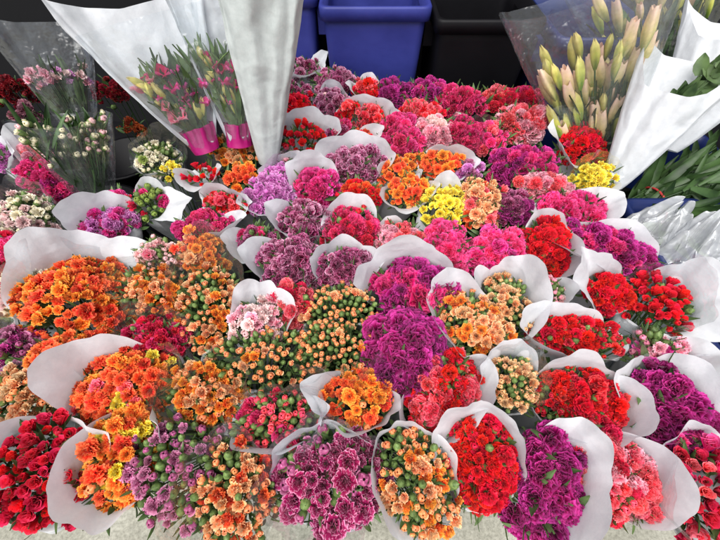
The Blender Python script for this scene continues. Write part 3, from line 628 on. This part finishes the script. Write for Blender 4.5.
def tall(name, label, B, T, wid, depth, corners, mat, wrapname, heads, cat='bouquet', band=None, group=None, inner=True, leafn=50, dark=False, film=False):
    rng = random.Random(label)
    root = thing(name, label, cat, B, group)
    mb, ax, side, nr = cone_mesh(B, T, wid, (CAM - B).normalized(), depth, corners, rng)
    add(wrapname, mb, [mat], root)
    L = (T - B).length
    fol = MB()
    if heads:
        kind, cols, n, s0, s1, hw, front = heads
        for i in range(n):
            s = s0 + (s1 - s0) * (i + rng.random()) / n
            x = rng.uniform(-.85, .85) * wid / 2 * s ** .85; y = (rng.uniform(-.3, .8) if not front else rng.uniform(.7, 1.0)) * depth / 2 * s ** .85
            p = B + ax * L * s + side * x + nr * y
            d = (ax * .8 + nr * .7 + side * (x / wid * 2) + Vector((rng.uniform(-1, 1), rng.uniform(-1, 1), rng.uniform(-1, 1))) * .4).normalized()
            c = rng.choice(cols); sc = hw * rng.uniform(.8, 1.2)
            if kind == 'star' and rng.random() < .55: me = star_mesh(c, rng.randrange(3)); nm = 'bloom'
            elif kind == 'star': me = lily_mesh(rng.randrange(3), True); nm = 'bud'; sc *= 1.1
            elif kind == 'buds': me = head_mesh('bud2', c, rng.randrange(4)); nm = 'bud'
            else: me = head_mesh(kind, c, rng.randrange(4)); nm = 'bloom'
            o = link(nm, me, root); place(o, p, d, sc, rng, B)
            fol.tube([B + ax * .02, B.lerp(p, .55), p], .0022, 3)
        for i in range(leafn):
            s = rng.uniform(.12, s1 * .8); x = rng.uniform(-.85, .85) * wid / 2 * s ** .85; y = rng.uniform(-.6, .7) * depth / 2 * s
            leaf(fol, B + ax * L * s + side * x + nr * y, ax + Vector((rng.uniform(-1, 1), rng.uniform(-1, 1), rng.uniform(-1, 1))) * .45, rng.uniform(.06, .13), rng.uniform(.005, .011), rng.uniform(-.3, .3), rng)
        add('foliage', fol, [M_DLEAF if dark else M_LEAF], root)
    if film:
        m3, *_ = cone_mesh(B, B.lerp(T, .92), wid * .9, (CAM - B).normalized(), depth * 1.25, [], random.Random(4), .034)
        add('clear_sleeve', m3, [M_FILM], root)
    if band:
        b0, b1 = band
        m2, *_ = cone_mesh(B, B.lerp(T, b1), wid * (b1 ** .85) * 1.0 + .02, (CAM - B).normalized(), depth * b1 ** .85 * 1.3 + .03, [], rng, .042, nv=10)
        add('paper_band', m2, [M_MAGFOIL], root)
    return root
_lil = {}
def lily_mesh(v, green):
    if (v, green) not in _lil:
        mb = MB(); rg = random.Random(v * 2 + green); pts = []; ts = []; op = rg.uniform(.0, .10) if not green else 0; m_ = 24; nr_ = 16
        for i in range(nr_):
            s = i / (nr_ - 1)
            for k in range(m_):
                a = 2 * math.pi * k / m_
                r = (.06 + .205 * math.sin(math.pi * min(1, s * .84 + .03)) ** .9) * (1 + .13 * math.cos(3 * a + .5 * s) + .05 * math.cos(6 * a)) + op * max(0, s - .8) * 5 * .4
                z = -.9 + 1.8 * s + (.09 * math.cos(3 * a) * max(0, s - .7) / .3)
                if green: r *= .86 * (1 - .6 * max(0, s - .8) / .2)
                pts.append((r * math.cos(a), r * math.sin(a), z)); ts.append(min(1, max(0, s * .9 + .10 * math.cos(3 * a + .5 * s) + rg.uniform(-.03, .03))))
        mb.grid(pts, nr_, m_, ts, 0, True)
        # bend the bud a little
        b = rg.uniform(-.08, .08)
        mb.v = [(x + b * z * z, y, z) for x, y, z in mb.v]
        _lil[(v, green)] = mb.mesh('bud', [M_LILYG if green else M_LILY])
    return _lil[(v, green)]

# white paper cones with pink flowers, upper left
GW = 'tall paper cones standing at the back left'
Y1 = 1.18
tall('wrapped_bouquet', 'wide white paper cone leaning left with pink flowers and a magenta paper foot', at_y(207, 150, 1.02), at_y(133, 4, 1.12), .37, .10,
     [(180, 80, .16), (90, 96, -.93), (0, 60, -.03)], M_PAPER, 'paper_wrap', ('star', ['fuchsia', 'hotpink', 'fuchsia', 'pink'], 34, .26, .58, .036, False), group=GW, band=(0, .19), leafn=260, film=True)
tall('wrapped_bouquet', 'white paper cone with magenta flowers between the wide left cone and the big grey wrap', at_y(240, 145, 1.06), at_y(212, -14, 1.2), .26, .1,
     [(180, 70, .1), (90, 90, -.92), (0, 50, .05)], M_PAPER, 'paper_wrap', ('star', ['fuchsia', 'magenta'], 22, .28, .62, .036, False), group=GW, band=(0, .17), leafn=200, film=True)
tall('wrapped_bouquet', 'big closed grey white paper wrap standing in front of the left blue bin', at_y(268, 162, 1.02), at_y(260, -22, 1.08), .225, .14,
     [(0, 60, .06), (180, 60, .05), (90, 60, -.03)], M_GREYPAPER, 'paper_wrap', None, group=GW)
# clear sleeve bunches, far left
tall('sleeved_bouquet', 'pale pink flowers in a tall clear plastic sleeve at the upper left', at_y(88, 142, 1.2), at_y(36, 22, 1.32), .30, .14,
     [(180, 70, .08), (0, 60, -.05)], M_FILM, 'clear_sleeve', ('half', ['palepink', 'pink', 'lilac'], 30, .50, .62, .025, False), leafn=90)
tall('sleeved_bouquet', 'tiny white buds with dark leaves in a clear sleeve at left', at_y(104, 210, .92), at_y(62, 120, 1.0), .27, .15,
     [(180, 70, .06)], M_FILM, 'clear_sleeve', ('buds', ['cream', 'palepink'], 60, .62, 1.02, .017, False), leafn=160, dark=True)
# dim bunches behind, their shade painted in with darker petal colours
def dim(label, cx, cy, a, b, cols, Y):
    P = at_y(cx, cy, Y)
    bouquet(C, label, cx, cy, a, b, 0, 'spray', cols, 5.5, .2, 'shadedred', None, 0, z=P.z, B=Vector((P.x, P.y + .02, max(.0, P.z - .4))), leafm=M_DLEAF, dens=.4, group='shaded bouquets at the back left')
dim('dim red flowers in the dark gap left of the wide white cone', 116, 90, 22, 13, ['shadedred'], 1.55)
dim('dim orange flowers in the dark gap above the pale green bouquet', 132, 127, 12, 7, ['shadedorange'], 1.32)
dim('dim red flowers at the left edge behind the clear sleeve', 12, 92, 20, 14, ['shadedred'], 1.5)
dim('dim pink flowers at left beneath the pale pink sleeve', 26, 113, 14, 8, ['shadedpink'], 1.36)

# lilies
def lilies(label, B, T, wid, depth, n, s0, s1, seed, ln=.085, wname='clear_sleeve', green=.4, film=True):
    rng = random.Random(seed); root = thing('lily_bouquet', label, 'bouquet', B, 'lily bunches at the upper right')
    mb, ax, side, nr = cone_mesh(B, T, wid, (CAM - B).normalized(), depth, [(180, 60, .05), (0, 60, .08)], rng)
    if film: add('clear_sleeve', mb, [M_FILM], root)
    L = (T - B).length; fol = MB()
    for i in range(n):
        s = s0 + (s1 - s0) * ((i * .618) % 1); x = (-.82 + 1.64 * (i + .5) / n + rng.uniform(-.1, .1)); y = rng.uniform(-.7, .7)
        p = B + ax * L * s + side * (x * wid / 2 * s ** .8) + nr * (y * depth / 2 * s ** .8)
        d = (ax + side * x * .34 + nr * rng.uniform(-.1, .3) + Vector((rng.uniform(-1, 1), rng.uniform(-1, 1), rng.uniform(-1, 1))) * .17).normalized()
        g = rng.random() < green
        o = link('bud', lily_mesh(rng.randrange(4), g), root); place(o, p, d, ln * rng.uniform(.8, 1.15), rng, B)
        fol.tube([B + ax * .03 + side * x * .02, B.lerp(p, .6), p - d * ln * .8], .003, 4)
    for i in range(90):
        s = rng.uniform(.1, s0 + .08); x = rng.uniform(-.9, .9) * wid / 2 * s; y = rng.uniform(-.6, .8) * depth / 2 * s
        leaf(fol, B + ax * L * s + side * x + nr * y, ax + side * x * 2 + Vector((rng.uniform(-1, 1), rng.uniform(-1, 1), rng.uniform(-1, 1))) * .4, rng.uniform(.08, .15), rng.uniform(.008, .014), rng.uniform(-.3, .3), rng)
    add('foliage', fol, [M_DLEAF], root)
lilies('bunch of peach and green lily buds in a clear sleeve at upper right', at_y(594, 190, 1.15), at_y(590, -8, 1.3), .50, .20, 58, .40, .80, 5, .060, green=.34)
lilies('second bunch of pale lily buds behind the first at the top right corner', at_y(650, 120, 1.55), at_y(655, -40, 1.65), .6, .2, 26, .55, .9, 9, .06)
# white paper wraps, right
tall('wrapped_bouquet', 'white paper wrap leaning right with glossy green leaves in its mouth beside the lily buds', at_y(612, 186, .98), at_y(694, 58, 1.12), .30, .14,
     [(180, 60, .12), (90, 70, -.25), (0, 70, .2)], M_PAPER, 'paper_wrap', None, group='white paper wraps at the upper right')
tall('wrapped_bouquet', 'white paper wrap cut by the right edge behind the leaf-filled wrap', at_y(668, 150, 1.12), at_y(752, 20, 1.3), .4, .14,
     [(180, 60, .15), (90, 70, -.2), (0, 70, .1)], M_PAPER, 'paper_wrap', None, group='white paper wraps at the upper right')

rngx = random.Random(21)
def add_leaves(root_name, label, cat, base, dirs, ln, wd, mat, group=None, n=1, bend=.25):
    root = thing(root_name, label, cat, base, group)
    return root
# leaves showing in the mouth of the right-hand wrap
def leafy(label, base, axis, n, ln, wd, spread, mat, name='leafy_stems', band=None):
    rng = random.Random(label); root = thing(name, label, 'foliage bunch', base)
    ax = axis.normalized(); fol = MB(); st = MB()
    for i in range(n):
        o_ = Vector((rng.uniform(-1, 1), rng.uniform(-1, 1), rng.uniform(-1, 1))) * spread * .35
        tip = base + ax * ln * rng.uniform(1.2, 2.2) + o_ * 2.2
        st.tube([base + o_ * .5, base.lerp(tip, .5) + o_ * .1, tip], .003, 4)
        for k in range(7):
            s = rng.uniform(.2, 1); p = (base + o_ * .5).lerp(tip, s)
            leaf(fol, p, ax + Vector((rng.uniform(-1, 1), rng.uniform(-1, 1), rng.uniform(-1, 1))) * 1.0, ln * rng.uniform(.35, 1.1), wd * rng.uniform(.6, 1.5), rng.uniform(-.9, .5), rng, (CAM - p).normalized() + Vector((rng.uniform(-1, 1), rng.uniform(-1, 1), 0)) * .5)
    add('stems', st, [mat], root); add('foliage', fol, [mat], root)
    if band:
        for s in band:
            mb = MB(); c = base + ax * ln * s; a = ax.orthogonal().normalized(); b = ax.cross(a); ring = []
            for q in range(25):
                an = 2 * math.pi * q / 24; ring.append(c + (a * math.cos(an) + b * math.sin(an)) * spread * .42)
            mb.tube(ring, .004, 6); add('rubber_band', mb, [M_RED], root)
p = at_y(668, 118, 1.06)
leafy('glossy green leaves poking out of the white wrap at right', p, Vector((.10, .03, .16)), 5, .07, .014, .05, M_LEAF)
leafy('dark leafy stems tied with red bands lying under the white wraps', at_y(622, 214, 1.0), Vector((.55, .10, .10)), 60, .2, .012, .18, M_DLEAF, band=(.55,))
leafy('second dark leafy stem bunch at the right edge under the white wraps', at_y(676, 214, 1.02), Vector((.40, .12, .12)), 46, .2, .012, .19, M_DLEAF, band=(.3,))
def crumple(label, px, py, z, rx, ry, h, seed):
    P = at(px, py, z); rng = random.Random(seed); n, m = 46, 180; pts = []
    sdv = Vector((seed * 3.1, seed * 2.3, 0)); f1, f2, f3 = rng.choice((4, 5)), rng.choice((7, 9)), rng.choice((15, 17))
    tip = Vector((rng.uniform(-.4, .4) * rx, rng.uniform(-.2, .4) * ry, 0))
    for i in range(n):
        t_ = i / (n - 1)
        for k in range(m):
            a = 2 * math.pi * k / m
            w1 = noise.noise(Vector((math.cos(a) * 1.2, math.sin(a) * 1.2, t_ * 1.6)) + sdv); w2 = noise.noise(Vector((math.cos(a) * 3, math.sin(a) * 3, t_ * 4)) + sdv)
            pl = .20 * tri(f1 * a + 2.6 * w1) + .12 * tri(f2 * a + 3.4 * w1 + 2 * t_) + .10 * tri(f3 * a + 4 * w2 + 3 * t_)
            r = (.10 + .95 * t_ ** .62) * (1 + pl * (.35 + .65 * t_)) * (1 + .35 * w1)
            zz = h * ((1 - t_) ** 1.15 * (1 + .5 * w1) + .16 * tri(f2 * a + 1.3 + 2 * w2) * math.sin(math.pi * t_) + .07 * tri(9 * t_ + 3 * w2 + f1 * a) + .16 * w2)
            pts.append(Vector((r * rx * math.cos(a), r * ry * math.sin(a), zz)) + tip * (1 - t_))
    mb = MB(); mb.grid(pts, n, m, None, 0, True)
    o = link('crumpled_wrapper', mb.mesh('crumpled_wrapper', [M_CRUMP], True)); o.location = P; o['label'] = label; o['category'] = 'wrapper'; o['group'] = 'crumpled plastic on the right'
crumple('crumpled white plastic on the left of the pair, beside the violet bouquet', 648, 234, .50, .080, .070, .12, 3)
crumple('crumpled white plastic on the right of the pair, over the navy tub', 688, 256, .49, .085, .075, .17, 8)

# ------------------------------------------------------------------ setting
fl = MB(); fl.grid([(x, y, 0) for y in (-30, 40) for x in (-40, 40)], 2, 2); struct('floor', fl, floor_shading())
mt = MB(); mt.grid([(x, y, .004) for y in (.55, 2.3) for x in (-6, 6)], 2, 2); struct('floor_shading', mt, M_BLACK)  # black sheet added to stand for shade over the back floor
struct('wall', box_mb(-6, 6, 2.3, 2.45, -.05, 2.6), M_WALL)

def tote(label, cx, y0, z1, w, d, mat, name='storage_bin', taper=.8, z0=.0, rim=True):
    root = thing(name, label, 'bin', Vector((cx, y0 + d / 2, z0)), 'plastic bins behind the flowers')
    def ringpts(w, d, z, r=.035):
        out = []
        for (sx, sy, a0) in ((1, 1, 0), (-1, 1, 90), (-1, -1, 180), (1, -1, 270)):
            for k in range(5):
                a = R(a0 + 22.5 * k); out.append(Vector((sx * (w / 2 - r) + r * math.cos(a), sy * (d / 2 - r) + r * math.sin(a), z)))
        return out
    H = z1 - z0; body = MB(); rows = []
    for s in [i / 10 for i in range(11)]:
        f = taper + (1 - taper) * s; rows += ringpts(w * f, d * f, H * s)
    for s in [1 - i / 10 for i in range(11)]:
        f = taper + (1 - taper) * s; rows += ringpts(w * f - .012, d * f - .012, max(.01, H * s))
    body.grid(rows, 22, 20, None, 0, True); link('body', body.mesh('body', [mat]), root)
    fb = MB(); fb.v = [tuple(p) for p in ringpts(w * taper - .01, d * taper - .01, .012)]; fb.t = [.5] * 20; fb.f = [tuple(range(20))]; fb.mi = [0]
    link('base', fb.mesh('base', [mat]), root)
    lip = MB(); rr = []
    for (g, z) in ((.004, H - .05), (.026, H - .048), (.03, H - .004), (.022, H + .004), (-.006, H + .004), (-.012, H - .01)):
        rr += ringpts(w + g, d + g, z)
    lip.grid(rr, 6, 20, None, 0, True); link('rim', lip.mesh('rim', [mat]), root)
    for sx in (-1, 1):
        hb = box_mb(sx * (w / 2 + .012) - .022, sx * (w / 2 + .012) + .022, -d * .22, d * .22, H - .15, H - .055)
        link('handle', hb.mesh('handle', [mat], False), root)
    return root
tote('central blue plastic bin standing behind the purple flowers', .062, 1.70, .862, .43, .5, M_BLUE)
tote('blue plastic bin partly hidden by the big grey paper wrap', -.40, 1.78, .885, .42, .5, M_BLUE)
tote('black plastic bin right of the central blue bin', .53, 1.66, .83, .42, .5, M_BLACK)
tote('blue plastic bin half hidden behind the lily buds', 1.02, 1.62, .78, .40, .5, M_NAVY)
tote('open navy blue tub at the right edge beside the red rosebuds', 1.24, .27, .50, .56, .70, M_NAVY, taper=.86)
tote('navy blue tub holding leafy stems at right under the white wraps', 1.30, 1.02, .41, .62, .50, M_NAVY, taper=.86)

# ------------------------------------------------------------------ light
w = bpy.data.worlds.new('World'); scene.world = w; w.use_nodes = True
nt = w.node_tree; nt.nodes.clear()
sky = nt.nodes.new('ShaderNodeTexSky'); sky.sky_type = 'NISHITA'; sky.sun_disc = False
EL, AZ = R(62), R(200)
sky.sun_elevation = EL; sky.sun_rotation = AZ
hs = nt.nodes.new('ShaderNodeHueSaturation'); hs.inputs['Saturation'].default_value = .3
bg = nt.nodes.new('ShaderNodeBackground'); bg.inputs[1].default_value = .15
ow = nt.nodes.new('ShaderNodeOutputWorld')
nt.links.new(sky.outputs[0], hs.inputs['Color']); nt.links.new(hs.outputs[0], bg.inputs[0]); nt.links.new(bg.outputs[0], ow.inputs[0])
sd = bpy.data.lights.new('sun', 'SUN'); so = bpy.data.objects.new('sun', sd); COL.objects.link(so)
sd.energy = 5.0; sd.angle = R(60); sd.color = (1, .97, .93)
dirv = Vector((math.sin(AZ) * math.cos(EL), math.cos(AZ) * math.cos(EL), math.sin(EL)))
so.rotation_euler = dirv.to_track_quat('Z', 'Y').to_euler(); so.location = dirv * 5
vs = scene.view_settings; vs.view_transform = 'Standard'; vs.look = 'None'; vs.exposure = 0; vs.gamma = 1
scene.cycles.max_bounces = 8; scene.cycles.transparent_max_bounces = 16; scene.cycles.diffuse_bounces = 3; scene.cycles.glossy_bounces = 2
print('heads', STAT[0], 'objects', len(bpy.data.objects))
